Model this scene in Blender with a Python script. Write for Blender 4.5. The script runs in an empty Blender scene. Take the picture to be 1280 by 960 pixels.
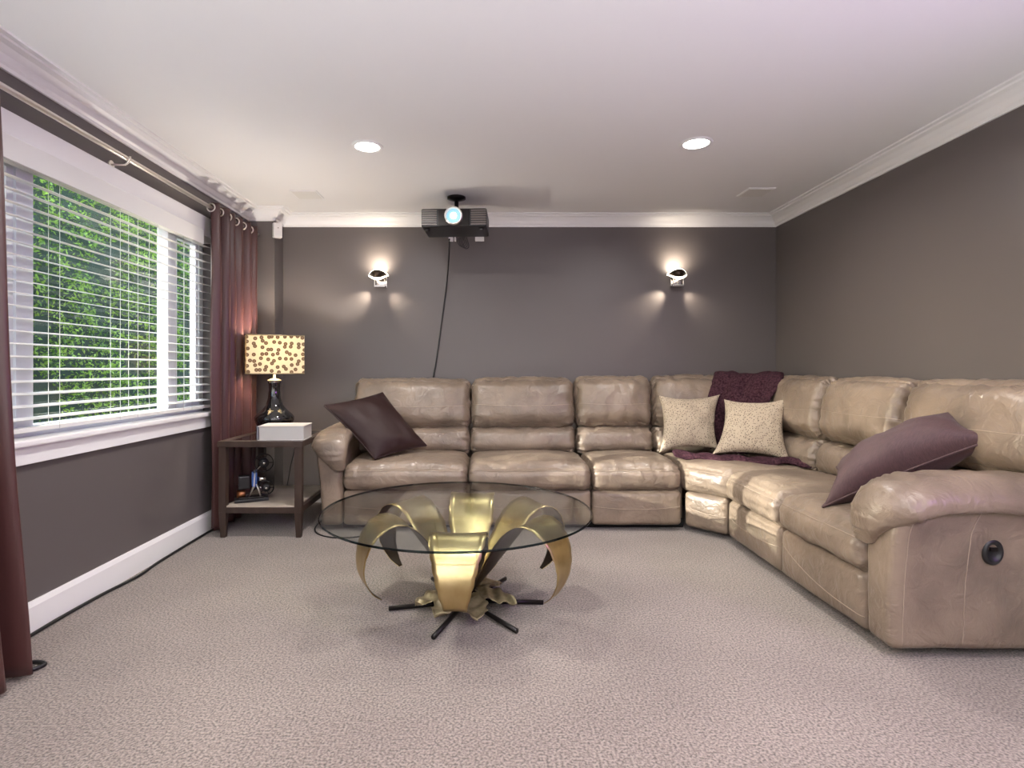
import bpy, bmesh, math, random
import numpy as np
from mathutils import Vector, Matrix, noise
random.seed(7); np.random.seed(7)
S = bpy.context.scene
COL = S.collection
PI = math.pi
# ------------------------------------------------------------------ camera
CAMZ = 1.14; F = 700.0; VX = 611.0; VY = 461.0
cam_d = bpy.data.cameras.new('camera'); cam = bpy.data.objects.new('camera', cam_d); COL.objects.link(cam)
cam.location = (0, 0, CAMZ); cam.rotation_euler = (PI/2, 0, 0)
cam_d.sensor_width = 36; cam_d.lens = F/1280*36; cam_d.clip_start = 0.02
cam_d.shift_x = (640-VX)/1280; cam_d.shift_y = -(480-VY)/1280
S.camera = cam
# ------------------------------------------------------------------ world, sun, exposure
S.view_settings.view_transform = 'Standard'; S.view_settings.look = 'None'
S.view_settings.gamma = 1; S.view_settings.use_curve_mapping = False
S.view_settings.exposure = 0.85
SUN_DIR = Vector((1, 0.285, -0.22)).normalized()
w = bpy.data.worlds.new('world'); S.world = w; w.use_nodes = True
nt = w.node_tree; bg = nt.nodes['Background']
sky = nt.nodes.new('ShaderNodeTexSky'); sky.sky_type = 'NISHITA'; sky.sun_disc = False
sky.sun_elevation = math.radians(30); sky.sun_rotation = math.radians(-80); sky.air_density = 1.0; sky.dust_density = 2.0
nt.links.new(sky.outputs[0], bg.inputs[0]); bg.inputs[1].default_value = 1.5
sl = bpy.data.lights.new('sun', 'SUN'); sl.energy = 6.0; sl.angle = 0.006; sl.color = (1.0, 0.95, 0.86)
so = bpy.data.objects.new('sun', sl); COL.objects.link(so); so.rotation_euler = SUN_DIR.to_track_quat('-Z', 'Y').to_euler()
so.location = (-8, 0, 5)
DOWN_W = 12.0      # watts of one ceiling downlight
UP_W = 135.0        # watts of one added floor uplight
# ------------------------------------------------------------------ materials
MATS = {}
def nodes(m): return m.node_tree.nodes, m.node_tree.links
def mat(name, col, rough=0.5, metal=0.0, bump=0.0, bscale=200.0, col2=None, cscale=8.0, sheen=0.0, spec=0.5, coat=0.0, emis=None, estr=0.0, stretch=None, detail=4.0):
    if name in MATS: return MATS[name]
    m = bpy.data.materials.new(name); m.use_nodes = True; N, L = nodes(m)
    b = N['Principled BSDF']
    b.inputs['Base Color'].default_value = (*col, 1); b.inputs['Roughness'].default_value = rough
    b.inputs['Metallic'].default_value = metal; b.inputs['Specular IOR Level'].default_value = spec
    b.inputs['Sheen Weight'].default_value = sheen; b.inputs['Coat Weight'].default_value = coat
    tc = N.new('ShaderNodeTexCoord'); src = tc.outputs['Object']
    if stretch:
        mp = N.new('ShaderNodeMapping'); mp.inputs['Scale'].default_value = stretch; L.new(src, mp.inputs[0]); src = mp.outputs[0]
    if col2:
        n = N.new('ShaderNodeTexNoise'); n.inputs['Scale'].default_value = cscale; n.inputs['Detail'].default_value = detail; L.new(src, n.inputs['Vector'])
        r = N.new('ShaderNodeValToRGB'); r.color_ramp.elements[0].position = .35; r.color_ramp.elements[1].position = .68
        r.color_ramp.elements[0].color = (*col, 1); r.color_ramp.elements[1].color = (*col2, 1)
        L.new(n.outputs['Fac'], r.inputs[0]); L.new(r.outputs[0], b.inputs['Base Color'])
    if bump:
        n = N.new('ShaderNodeTexNoise'); n.inputs['Scale'].default_value = bscale; n.inputs['Detail'].default_value = 3; L.new(src, n.inputs['Vector'])
        bp = N.new('ShaderNodeBump'); bp.inputs['Strength'].default_value = bump; bp.inputs['Distance'].default_value = .01
        L.new(n.outputs['Fac'], bp.inputs['Height']); L.new(bp.outputs[0], b.inputs['Normal'])
    if emis:
        b.inputs['Emission Color'].default_value = (*emis, 1); b.inputs['Emission Strength'].default_value = estr
    MATS[name] = m; return m
def glass(name, tint, refl=0.5, rough=0.0):
    m = bpy.data.materials.new(name); m.use_nodes = True; N, L = nodes(m); N.remove(N['Principled BSDF'])
    o = N['Material Output']; t = N.new('ShaderNodeBsdfTransparent'); t.inputs[0].default_value = (*tint, 1)
    g = N.new('ShaderNodeBsdfGlossy'); g.inputs['Roughness'].default_value = rough
    f = N.new('ShaderNodeFresnel')
    ge = N.new('ShaderNodeNewGeometry'); mr = N.new('ShaderNodeMapRange'); mr.inputs[3].default_value = 1.5; mr.inputs[4].default_value = 1/1.5   # same reflectance from both sides
    L.new(ge.outputs['Backfacing'], mr.inputs[0]); L.new(mr.outputs[0], f.inputs[0])
    k = N.new('ShaderNodeMath'); k.operation = 'MULTIPLY'; k.inputs[1].default_value = refl; L.new(f.outputs[0], k.inputs[0])
    x = N.new('ShaderNodeMixShader'); L.new(k.outputs[0], x.inputs[0]); L.new(t.outputs[0], x.inputs[1]); L.new(g.outputs[0], x.inputs[2])
    L.new(x.outputs[0], o.inputs[0]); MATS[name] = m; return m

mat('wall', (.122, .107, .103), .42, bump=.05, bscale=350, spec=.4)
mat('ceiling', (.84, .835, .83), .75, bump=.04, bscale=250)
mat('trim', (.86, .855, .85), .38)
mat('vinyl', (.72, .75, .79), .35)
mat('slat', (.74, .74, .72), .4)
mat('cord', (.7, .7, .68), .7)
mat('chrome', (.75, .72, .68), .12, 1.0)
mat('nickel', (.80, .76, .70), .34, 1.0)
mat('espresso', (.034, .020, .014), .42, col2=(.062, .038, .028), cscale=14, stretch=(1, 1, .15))
mat('shelf_top', (.50, .43, .35), .5, col2=(.42, .36, .29), cscale=9)
mat('black_glaze', (.006, .006, .007), .06, coat=.5)
mat('black_plastic', (.012, .012, .013), .4)
mat('dark_grille', (.17, .15, .13), .35)
mat('black_metal', (.018, .015, .014), .32, .6)
mat('white_plastic', (.78, .77, .74), .4)
mat('paper', (.46, .445, .42), .8, bump=.25, bscale=120, stretch=(1, 1, 14))
mat('book_cover', (.62, .60, .57), .55)
mat('book_spine', (.16, .17, .20), .5)
mat('blue_paint', (.05, .12, .36), .35)
mat('copper', (.45, .20, .10), .35, 1.0)
mat('throw', (.022, .009, .014), .95, bump=1.0, bscale=75, col2=(.085, .036, .046), cscale=75, spec=.1)
mat('deck_wood', (.30, .20, .12), .8, col2=(.22, .15, .09), cscale=12)
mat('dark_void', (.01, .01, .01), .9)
mat('soil', (.06, .045, .03), .95, bump=.5, bscale=20)
mat('neighbour_wall', (.5, .5, .48), .9)
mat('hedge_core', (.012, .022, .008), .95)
mat('stitch', (.38, .30, .23), .6)

def leather():
    m = mat('leather', (.385, .292, .208), .30); N, L = nodes(m); b = N['Principled BSDF']
    tc = N.new('ShaderNodeTexCoord')
    n = N.new('ShaderNodeTexNoise'); n.inputs['Scale'].default_value = 4.5; n.inputs['Detail'].default_value = 5; L.new(tc.outputs['Object'], n.inputs['Vector'])
    r = N.new('ShaderNodeValToRGB'); e = r.color_ramp.elements
    e[0].position = .3; e[0].color = (.165, .125, .094, 1); e[1].position = .7; e[1].color = (.29, .222, .165, 1)
    L.new(n.outputs['Fac'], r.inputs[0]); L.new(r.outputs[0], b.inputs['Base Color'])
    v = N.new('ShaderNodeTexVoronoi'); v.inputs['Scale'].default_value = 260; L.new(tc.outputs['Object'], v.inputs['Vector'])
    n2 = N.new('ShaderNodeTexNoise'); n2.inputs['Scale'].default_value = 11; n2.inputs['Detail'].default_value = 7; n2.inputs['Distortion'].default_value = 1.6
    L.new(tc.outputs['Object'], n2.inputs['Vector'])
    b1 = N.new('ShaderNodeBump'); b1.inputs['Strength'].default_value = .09; b1.inputs['Distance'].default_value = .004; L.new(v.outputs['Distance'], b1.inputs['Height'])
    b2 = N.new('ShaderNodeBump'); b2.inputs['Strength'].default_value = .42; b2.inputs['Distance'].default_value = .02; L.new(n2.outputs['Fac'], b2.inputs['Height'])
    L.new(b1.outputs[0], b2.inputs['Normal']); L.new(b2.outputs[0], b.inputs['Normal'])
leather()
def carpet():
    m = mat('carpet', (.36, .30, .27), .97, sheen=.25); N, L = nodes(m); b = N['Principled BSDF']
    tc = N.new('ShaderNodeTexCoord')
    big = N.new('ShaderNodeTexNoise'); big.inputs['Scale'].default_value = 1.3; big.inputs['Detail'].default_value = 3; L.new(tc.outputs['Object'], big.inputs['Vector'])
    fine = N.new('ShaderNodeTexNoise'); fine.inputs['Scale'].default_value = 120; fine.inputs['Detail'].default_value = 3; L.new(tc.outputs['Object'], fine.inputs['Vector'])
    r1 = N.new('ShaderNodeValToRGB'); e = r1.color_ramp.elements; e[0].position = .35; e[0].color = (.245, .199, .172, 1); e[1].position = .65; e[1].color = (.315, .262, .226, 1)
    L.new(big.outputs['Fac'], r1.inputs[0])
    r2 = N.new('ShaderNodeValToRGB'); e = r2.color_ramp.elements; e[0].position = .34; e[0].color = (.34, .34, .34, 1); e[1].position = .62; e[1].color = (1.22, 1.22, 1.22, 1)
    L.new(fine.outputs['Fac'], r2.inputs[0])
    mx = N.new('ShaderNodeMix'); mx.data_type = 'RGBA'; mx.blend_type = 'MULTIPLY'; mx.inputs[0].default_value = 1
    L.new(r1.outputs[0], mx.inputs[6]); L.new(r2.outputs[0], mx.inputs[7]); L.new(mx.outputs[2], b.inputs['Base Color'])
    bp = N.new('ShaderNodeBump'); bp.inputs['Strength'].default_value = .7; bp.inputs['Distance'].default_value = .008; L.new(fine.outputs['Fac'], bp.inputs['Height']); L.new(bp.outputs[0], b.inputs['Normal'])
carpet()
def brass():
    m = mat('brass', (.62, .45, .17), .2, 1.0); N, L = nodes(m); b = N['Principled BSDF']
    tc = N.new('ShaderNodeTexCoord')
    n = N.new('ShaderNodeTexNoise'); n.inputs['Scale'].default_value = 7; n.inputs['Detail'].default_value = 4; L.new(tc.outputs['Object'], n.inputs['Vector'])
    r = N.new('ShaderNodeValToRGB'); e = r.color_ramp.elements; e[0].position = .3; e[0].color = (.40, .29, .115, 1); e[1].position = .7; e[1].color = (.62, .50, .26, 1)
    L.new(n.outputs['Fac'], r.inputs[0]); L.new(r.outputs[0], b.inputs['Base Color'])
    r3 = N.new('ShaderNodeMapRange'); r3.inputs[3].default_value = .24; r3.inputs[4].default_value = .40; L.new(n.outputs['Fac'], r3.inputs[0]); L.new(r3.outputs[0], b.inputs['Roughness'])
    bp = N.new('ShaderNodeBump'); bp.inputs['Strength'].default_value = .12; bp.inputs['Distance'].default_value = .01; L.new(n.outputs['Fac'], bp.inputs['Height']); L.new(bp.outputs[0], b.inputs['Normal'])
brass()
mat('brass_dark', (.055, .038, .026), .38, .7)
mat('brass_aged', (.62, .53, .34), .42, .85, col2=(.40, .33, .20), cscale=25)
def satin(name, c, rough=.38, sheen=.35):
    m = mat(name, c, rough, sheen=sheen, bump=.12, bscale=60, stretch=(14, 14, 1.0))
    m.node_tree.nodes['Principled BSDF'].inputs['Anisotropic'].default_value = .3
    m.node_tree.nodes['Principled BSDF'].inputs['Sheen Tint'].default_value = (.8, .5, .45, 1)
satin('curtain_fabric', (.062, .023, .021), .33, .12)
satin('silk_brown', (.027, .012, .011), .5, .0); MATS['silk_brown'].node_tree.nodes['Principled BSDF'].inputs['Specular IOR Level'].default_value = .25
mat('silk_mauve', (.082, .041, .042), .6, sheen=.08, bump=.25, bscale=90, stretch=(1, 9, 1), col2=(.058, .028, .029), cscale=45)
def dots(name, base, dark, scale, r0, r1, ring=None, rough=.85, use_uv=False, transl=False):
    m = mat(name, base, rough); N, L = nodes(m); b = N['Principled BSDF']
    tc = N.new('ShaderNodeTexCoord'); v = N.new('ShaderNodeTexVoronoi'); v.inputs['Scale'].default_value = scale; v.inputs['Randomness'].default_value = .7
    if use_uv: v.voronoi_dimensions = '2D'
    L.new(tc.outputs['UV' if use_uv else 'Object'], v.inputs['Vector'])
    r = N.new('ShaderNodeValToRGB'); e = r.color_ramp.elements
    if ring:
        e[0].position = 0; e[0].color = (*ring, 1); e[1].position = r1+.04; e[1].color = (*base, 1)
        a = e.new(r0); a.color = (*dark, 1); a = e.new(r1); a.color = (*dark, 1)
    else:
        e[0].position = r0; e[0].color = (*dark, 1); e[1].position = r1; e[1].color = (*base, 1)
    L.new(v.outputs['Distance'], r.inputs[0]); L.new(r.outputs[0], b.inputs['Base Color'])
    if transl:
        o = N['Material Output']; t = N.new('ShaderNodeBsdfTranslucent'); L.new(r.outputs[0], t.inputs[0])
        x = N.new('ShaderNodeMixShader'); x.inputs[0].default_value = .16; L.new(b.outputs[0], x.inputs[1]); L.new(t.outputs[0], x.inputs[2]); L.new(x.outputs[0], o.inputs[0])
dots('dotted_fabric', (.45, .365, .265), (.07, .05, .04), 85, .22, .36)
dots('shade_fabric', (.80, .68, .45), (.17, .10, .05), 24, .20, .31, ring=(.36, .25, .14), use_uv=True, transl=True)
def leafmat():
    m = bpy.data.materials.new('hedge_leaf'); m.use_nodes = True; N, L = nodes(m); b = N['Principled BSDF']; o = N['Material Output']
    tc = N.new('ShaderNodeTexCoord'); n = N.new('ShaderNodeTexNoise'); n.inputs['Scale'].default_value = 6; n.inputs['Detail'].default_value = 6; L.new(tc.outputs['Object'], n.inputs['Vector'])
    r = N.new('ShaderNodeValToRGB'); e = r.color_ramp.elements; e[0].position = .36; e[0].color = (.07, .15, .015, 1); e[1].position = .66; e[1].color = (.42, .56, .08, 1)
    L.new(n.outputs['Fac'], r.inputs[0]); L.new(r.outputs[0], b.inputs['Base Color']); b.inputs['Roughness'].default_value = .6
    t = N.new('ShaderNodeBsdfTranslucent'); L.new(r.outputs[0], t.inputs[0]); x = N.new('ShaderNodeMixShader'); x.inputs[0].default_value = .45
    L.new(b.outputs[0], x.inputs[1]); L.new(t.outputs[0], x.inputs[2]); L.new(x.outputs[0], o.inputs[0]); MATS['hedge_leaf'] = m
leafmat()
glass('window_glass', (.96, .98, .97), .7)
glass('table_glass', (.93, .96, .945), 1.0)
glass('glass_edge', (.03, .06, .065), .8)
mat('led', (1, 1, 1), .5, emis=(1, .95, .88), estr=14)
mat('bulb', (1, 1, 1), .5, emis=(1, .82, .6), estr=12)
mat('sconce_glow', (1, 1, 1), .4, emis=(1, .88, .70), estr=2.0)
mat('lens_glow', (.3, .5, .6), .1, emis=(.30, .62, .8), estr=.45)
mat('lens_core', (1, 1, 1), .1, emis=(.85, .97, 1.0), estr=3.5)
mat('assumed_violet_led', (.5, .2, .8), .4, emis=(.62, .22, 1.0), estr=4)
mat('screen', (.85, .85, .85), .9)

# ------------------------------------------------------------------ mesh helpers
def link(name, me, m, parent=None):
    o = bpy.data.objects.new(name, me); COL.objects.link(o)
    if m: me.materials.append(MATS[m])
    if parent: o.parent = parent
    return o
def obj(name, V, Fc, m, parent=None, smooth=False):
    me = bpy.data.meshes.new(name); me.from_pydata([tuple(v) for v in V], [], Fc); me.update()
    if smooth: me.polygons.foreach_set('use_smooth', [True]*len(me.polygons))
    return link(name, me, m, parent)
def tag(o, label=None, cat=None, group=None, kind=None):
    if label: o['label'] = label
    if cat: o['category'] = cat
    if group: o['group'] = group
    if kind: o['kind'] = kind
    return o
def empty(name, loc=(0, 0, 0), rz=0):
    o = bpy.data.objects.new(name, None); COL.objects.link(o); o.location = loc; o.rotation_euler = (0, 0, rz); o.empty_display_size = .05
    return o
class MB:
    def __init__(s): s.V = []; s.F = []
    def add(s, V, Fc):
        k = len(s.V); s.V += [Vector(v) for v in V]; s.F += [tuple(i+k for i in f) for f in Fc]; return s
    def box(s, lo, hi):
        x0, y0, z0 = lo; x1, y1, z1 = hi
        return s.add([(x0,y0,z0),(x1,y0,z0),(x1,y1,z0),(x0,y1,z0),(x0,y0,z1),(x1,y0,z1),(x1,y1,z1),(x0,y1,z1)],
                     [(0,3,2,1),(4,5,6,7),(0,1,5,4),(1,2,6,5),(2,3,7,6),(3,0,4,7)])
    def tube(s, pts, r, n=8, cap=True):
        pts = [Vector(p) for p in pts]; V = []; Fc = []; up = None
        for i, p in enumerate(pts):
            t = (pts[min(i+1, len(pts)-1)]-pts[max(i-1, 0)]).normalized()
            if up is None: up = Vector((0,0,1)) if abs(t.z) < .9 else Vector((1,0,0))
            a = up-t*up.dot(t)
            if a.length < 1e-4: a = t.orthogonal()
            a.normalize(); up = a; b = t.cross(a); rr = r[i] if isinstance(r, (list, tuple)) else r
            for k in range(n):
                q = 2*PI*k/n; V.append(p+(a*math.cos(q)+b*math.sin(q))*rr)
        for i in range(len(pts)-1):
            for k in range(n):
                Fc.append((i*n+k, i*n+(k+1) % n, (i+1)*n+(k+1) % n, (i+1)*n+k))
        if cap: Fc += [tuple(range(n-1, -1, -1)), tuple((len(pts)-1)*n+k for k in range(n))]
        return s.add(V, Fc)
    def lathe(s, prof, n=24, c=(0,0,0), M=None):
        V = []; Fc = []; m = len(prof)
        for k in range(n):
            q = 2*PI*k/n
            for r, z in prof:
                p = Vector((r*math.cos(q), r*math.sin(q), z)); p = (M @ p) if M else p
                V.append(p+Vector(c))
        for k in range(n):
            for j in range(m-1):
                a = k*m+j; b = ((k+1) % n)*m+j; Fc.append((a, b, b+1, a+1))
        return s.add(V, Fc)
    def build(s, name, m, parent=None, smooth=False, bevel=0, seg=2):
        if bevel:
            me = bpy.data.meshes.new(name); bm = bmesh.new()
            vs = [bm.verts.new(v) for v in s.V]
            for f in s.F: bm.faces.new([vs[i] for i in f])
            bmesh.ops.recalc_face_normals(bm, faces=bm.faces)
            bmesh.ops.bevel(bm, geom=[e for e in bm.edges if len(e.link_faces) == 2 and e.calc_face_angle(0) > .5], offset=bevel, segments=seg, affect='EDGES', profile=.6)
            bm.to_mesh(me); bm.free(); return link(name, me, m, parent)
        return obj(name, s.V, s.F, m, parent, smooth)
def box(name, lo, hi, m, parent=None, bevel=0, seg=2): return MB().box(lo, hi).build(name, m, parent, bevel=bevel, seg=seg)
def tube(name, pts, r, m, parent=None, n=8): return MB().tube(pts, r, n).build(name, m, parent, smooth=True)
def autosmooth(o, ang=.7):
    me = o.data; me.polygons.foreach_set('use_smooth', [True]*len(me.polygons)); me.set_sharp_from_angle(angle=ang); return o
def spline(P, n):
    P = [Vector(p) for p in P]; out = []
    for i in range(len(P)-1):
        a = P[max(i-1, 0)]; b = P[i]; c = P[i+1]; d = P[min(i+2, len(P)-1)]
        for k in range(n):
            t = k/n; out.append(.5*((2*b)+(c-a)*t+(2*a-5*b+4*c-d)*t*t+(3*b-a-3*c+d)*t**3))
    out.append(P[-1]); return out
def px(x, y, Y): return Vector(((x-VX)/F*Y, Y, CAMZ-(y-VY)/F*Y))

# ------------------------------------------------------------------ room shell
L_, R_, D_, B_, H_ = -1.972, 2.459, 4.795, -2.2, 2.445
PY, PX = 4.60, -1.76
tag(box('floor', (L_-.15, B_-.15, -.06), (R_+.15, D_+.15, 0), 'carpet'), 'beige cut pile carpet covering the whole floor', kind='structure')
tag(box('ceiling', (L_-.15, B_-.15, H_), (R_+.15, D_+.15, H_+.1), 'ceiling'), 'plain light grey painted ceiling', kind='structure')
tag(box('wall_back', (L_-.15, D_, 0), (R_+.15, D_+.12, H_), 'wall'), 'dark taupe wall behind the long sofa run', kind='structure')
tag(box('wall_right', (R_, B_, 0), (R_+.12, D_, H_), 'wall'), 'dark taupe wall on the right', kind='structure')
tag(box('wall_front', (L_-.15, B_-.12, 0), (R_+.15, B_, H_), 'wall'), 'dark taupe wall behind the viewpoint', kind='structure')
tag(box('wall_corner', (L_, PY, 0), (PX, D_, H_), 'wall'), 'narrow boxed-out wall in the left corner', kind='structure')
WY0, WY1, WZ0, WZ1 = 1.55, 3.97, .84, 2.08
wl = MB().box((L_-.15, B_, 0), (L_, D_, WZ0)).box((L_-.15, B_, WZ1), (L_, D_, H_)).box((L_-.15, B_, WZ0), (L_, WY0, WZ1)).box((L_-.15, WY1, WZ0), (L_, D_, WZ1))
tag(wl.build('wall_left', 'wall'), 'dark taupe wall around the wide window', kind='structure')
# crown moulding, one piece per wall, mitred
crown = [(0, -.092), (.012, -.092), (.016, -.078), (.026, -.070), (.040, -.048), (.066, -.026), (.090, -.018), (.094, -.010), (.115, -.008), (.118, 0), (0, 0)]
def moulding(path, prof, z, names, mt='trim', labels=None):
    P = [Vector((p[0], p[1])) for p in path]
    def nrm(i): d = (P[i+1]-P[i]).normalized(); return Vector((d.y, -d.x))     # room lies on the right of the path
    for i in range(len(P)-1):
        n = nrm(i); ends = []
        for j, o in ((i, i-1), (i+1, i+1)):
            if 0 <= o < len(P)-1: n2 = nrm(o); mvec = (n+n2)/(1+n.dot(n2))
            else: mvec = n
            ends.append([(P[j].x+mvec.x*a, P[j].y+mvec.y*a, z+b) for a, b in prof])
        m = len(prof); V = ends[0]+ends[1]; Fc = [(k, (k+1) % m, (k+1) % m+m, k+m) for k in range(m)]+[tuple(range(m)), tuple(range(2*m-1, m-1, -1))]
        o = obj(names[i], V, Fc, mt); tag(o, labels[i] if labels else None, kind='structure')
path = [(L_, B_), (L_, PY), (PX, PY), (PX, D_), (R_, D_), (R_, B_)]
moulding(path, crown, H_, ['trim_1', 'trim_2', 'trim_3', 'trim_4', 'trim_5'],
         labels=['white crown moulding above the window', 'white crown moulding on the boxed-out corner front', 'short white crown moulding on the corner return', 'white crown moulding on the back wall', 'white crown moulding on the right wall'])
base = [(0, 0), (.016, 0), (.016, .118), (.012, .128), (.008, .140), (0, .140)]
moulding(path, base, 0, ['baseboard_left', 'baseboard_corner', 'baseboard_return', 'baseboard_back', 'baseboard_right'],
         labels=['tall white baseboard below the window', 'white baseboard on the boxed-out corner', 'short white baseboard on the corner return', 'white baseboard behind the sofa', 'white baseboard on the right wall'])

# ------------------------------------------------------------------ window
win = empty('window_1', (L_, 2.7, WZ0)); tag(win, 'wide white three-pane window facing a green hedge', kind='structure')
def wbox(name, lo, hi, m='trim', bevel=.004, p=win):
    o = win.location; return box(name, Vector(lo)-o, Vector(hi)-o, m, p, bevel)
wbox('casing', (L_, WY0-.10, WZ1-.02), (L_+.022, WY1+.10, 2.19))
wbox('casing', (L_, WY1, WZ0), (L_+.022, WY1+.09, WZ1-.02)); wbox('casing', (L_, WY0-.09, WZ0), (L_+.022, WY0, WZ1-.02))
wbox('window_sill', (L_-.10, WY0-.10, .815), (L_+.055, WY1+.11, .842), bevel=.008)
wbox('apron', (L_, WY0-.08, .735), (L_+.024, WY1+.09, .815))
XF = L_-.085
fr = MB()
o_ = win.location
def fb(lo, hi): fr.box(Vector(lo)-o_, Vector(hi)-o_)
fb((XF-.03, WY0, WZ0), (XF+.03, WY1, WZ0+.05)); fb((XF-.03, WY0, WZ1-.05), (XF+.03, WY1, WZ1))
fb((XF-.03, WY0, WZ0+.05), (XF+.03, WY0+.05, WZ1-.05)); fb((XF-.03, WY1-.05, WZ0+.05), (XF+.03, WY1, WZ1-.05))
M1, M2 = 2.44, 3.575
for my in (M1, M2): fb((XF-.035, my-.045, WZ0+.05), (XF+.035, my+.045, WZ1-.05))
fr.build('window_frame', 'vinyl', win)
sash = MB()
for a, b in ((WY0+.05, M1-.045), (M2+.045, WY1-.05)):
    s = MB()
    for lo, hi in (((XF-.015, a, WZ0+.05), (XF+.022, a+.035, WZ1-.05)), ((XF-.015, b-.035, WZ0+.05), (XF+.022, b, WZ1-.05)),
                   ((XF-.015, a+.035, WZ0+.05), (XF+.022, b-.035, WZ0+.085)), ((XF-.015, a+.035, WZ1-.085), (XF+.022, b-.035, WZ1-.05))):
        s.box(Vector(lo)-o_, Vector(hi)-o_)
    s.build('sash', 'vinyl', win)
for a, b in ((WY0+.085, M1-.08), (M1+.045, M2-.045), (M2+.08, WY1-.085)):
    wbox('pane', (XF-.004, a, WZ0+.05), (XF+.002, b, WZ1-.05), 'window_glass', 0)
# venetian blind
XB = L_+.005-.02
bl = empty('venetian_blind', (XB, 2.7, .86)); tag(bl, 'white wooden venetian blind hanging open across the wide window', 'blind')
BY0, BY1 = WY0+.02, WY1-.02
def bb(name, lo, hi, m='slat', bevel=.003): return box(name, Vector(lo)-bl.location, Vector(hi)-bl.location, m, bl, bevel)
bb('valance', (L_+.023, WY0-.03, 1.985), (L_+.04, WY1-.17, 2.085)); bb('headrail', (XB-.026, BY0, 2.02), (XB+.026, BY1, 2.07))
hl = (BY1-BY0)/2
sv = []
for i, t in enumerate(np.linspace(-1, 1, 7)):
    sv.append((t*.025, .0022*(1-t*t)))
V = []; Fc = []
for yy in (-hl, hl):
    for x, z in sv: V.append((x, yy, z+.0012))
    for x, z in reversed(sv): V.append((x, yy, z-.0012))
m = 14
Fc = [(k, (k+1) % m, (k+1) % m+m, k+m) for k in range(m)]+[tuple(range(m)), tuple(range(2*m-1, m-1, -1))]
NS = 21; zs0, pitch = .925, .0535
proto = obj('slat', V, Fc, 'slat', bl)
for i in range(NS):
    o = proto if i == 0 else proto.copy()
    if i: COL.objects.link(o)
    o.parent = bl; o.location = (0, (BY0+BY1)/2-2.7, zs0+i*pitch-.86); o.rotation_euler = (0, math.radians(9), 0)
bb('bottom_rail', (XB-.025, BY0, .868), (XB+.025, BY1, .888))
for yy in (1.75, 2.05, 2.56, 2.98, 3.13, 3.32, 3.60, 3.70):
    for dx in (-.026, .026):
        tube('ladder_cord', [Vector((XB+dx, yy, .87))-bl.location, Vector((XB+dx, yy, 2.03))-bl.location], .0012, 'cord', bl, 5)
# outside
tag(box('ground', (-14, -6, -.35), (L_-.16, 14, -.3), 'soil'), 'bare earth outside the window', kind='structure')
dk = empty('sun_block_deck', (-3.7, 1.8, -.3)); tag(dk, 'added unseen wooden deck outside that blocks sun, beyond the near end of the window', kind='structure')  # deck added out of view to cut off the higher sun rays
for k in range(12): box('board', (-.9+k*.15, -1.3, 2.45), (-.755+k*.15, 1.3, 2.49), 'deck_wood', dk)
for yy in (-1.28, 0, 1.24): box('joist', (-.9, yy, 2.23), (.9, yy+.05, 2.45), 'deck_wood', dk)
for xx in (-.9, .86):
    box('fascia', (xx, -1.3, 2.2), (xx+.04, 1.3, 2.45), 'deck_wood', dk)
    for k in range(8): box('rail_board', (xx, -1.3+k*.325, 2.49), (xx+.03, -.985+k*.325, 3.3), 'deck_wood', dk)
    for yy in (-1.28, 1.18): box('post', (xx-.02, yy, 0), (xx+.06, yy+.1, 2.2), 'deck_wood', dk)
hg = empty('cedar_hedge', (-3.55, 6.0, -.3)); tag(hg, 'tall dense green cedar hedge outside the window', 'hedge')
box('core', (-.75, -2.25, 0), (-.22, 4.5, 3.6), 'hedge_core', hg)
n = 90000
y = np.random.uniform(-2.3, 4.6, n); z = np.random.uniform(0, 3.7, n)
bump = np.array([noise.noise(Vector((a*2.6, b*4.0, 3)))+.6*noise.noise(Vector((a*7, b*10, 8))) for a, b in zip(y, z)])
x = -.2+.24*bump+np.random.uniform(-.12, .06, n)
P = np.stack([x, y, z], 1)
d = np.random.normal(0, 1, (n, 3)); d[:, 0] += .7; d[:, 2] -= .25; d /= np.linalg.norm(d, axis=1)[:, None]
s2 = np.cross(d, np.random.normal(0, 1, (n, 3))); s2 /= np.linalg.norm(s2, axis=1)[:, None]
ln = np.random.uniform(.022, .05, n)[:, None]; wd = ln*.22
VV = np.stack([P, P+d*ln*.5+s2*wd, P+d*ln, P+d*ln*.5-s2*wd], 1).reshape(-1, 3)
me = bpy.data.meshes.new('foliage'); me.from_pydata(VV.tolist(), [], np.arange(4*n).reshape(-1, 4).tolist()); me.update()
tag(link('foliage', me, 'hedge_leaf', hg), kind='stuff')

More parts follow.
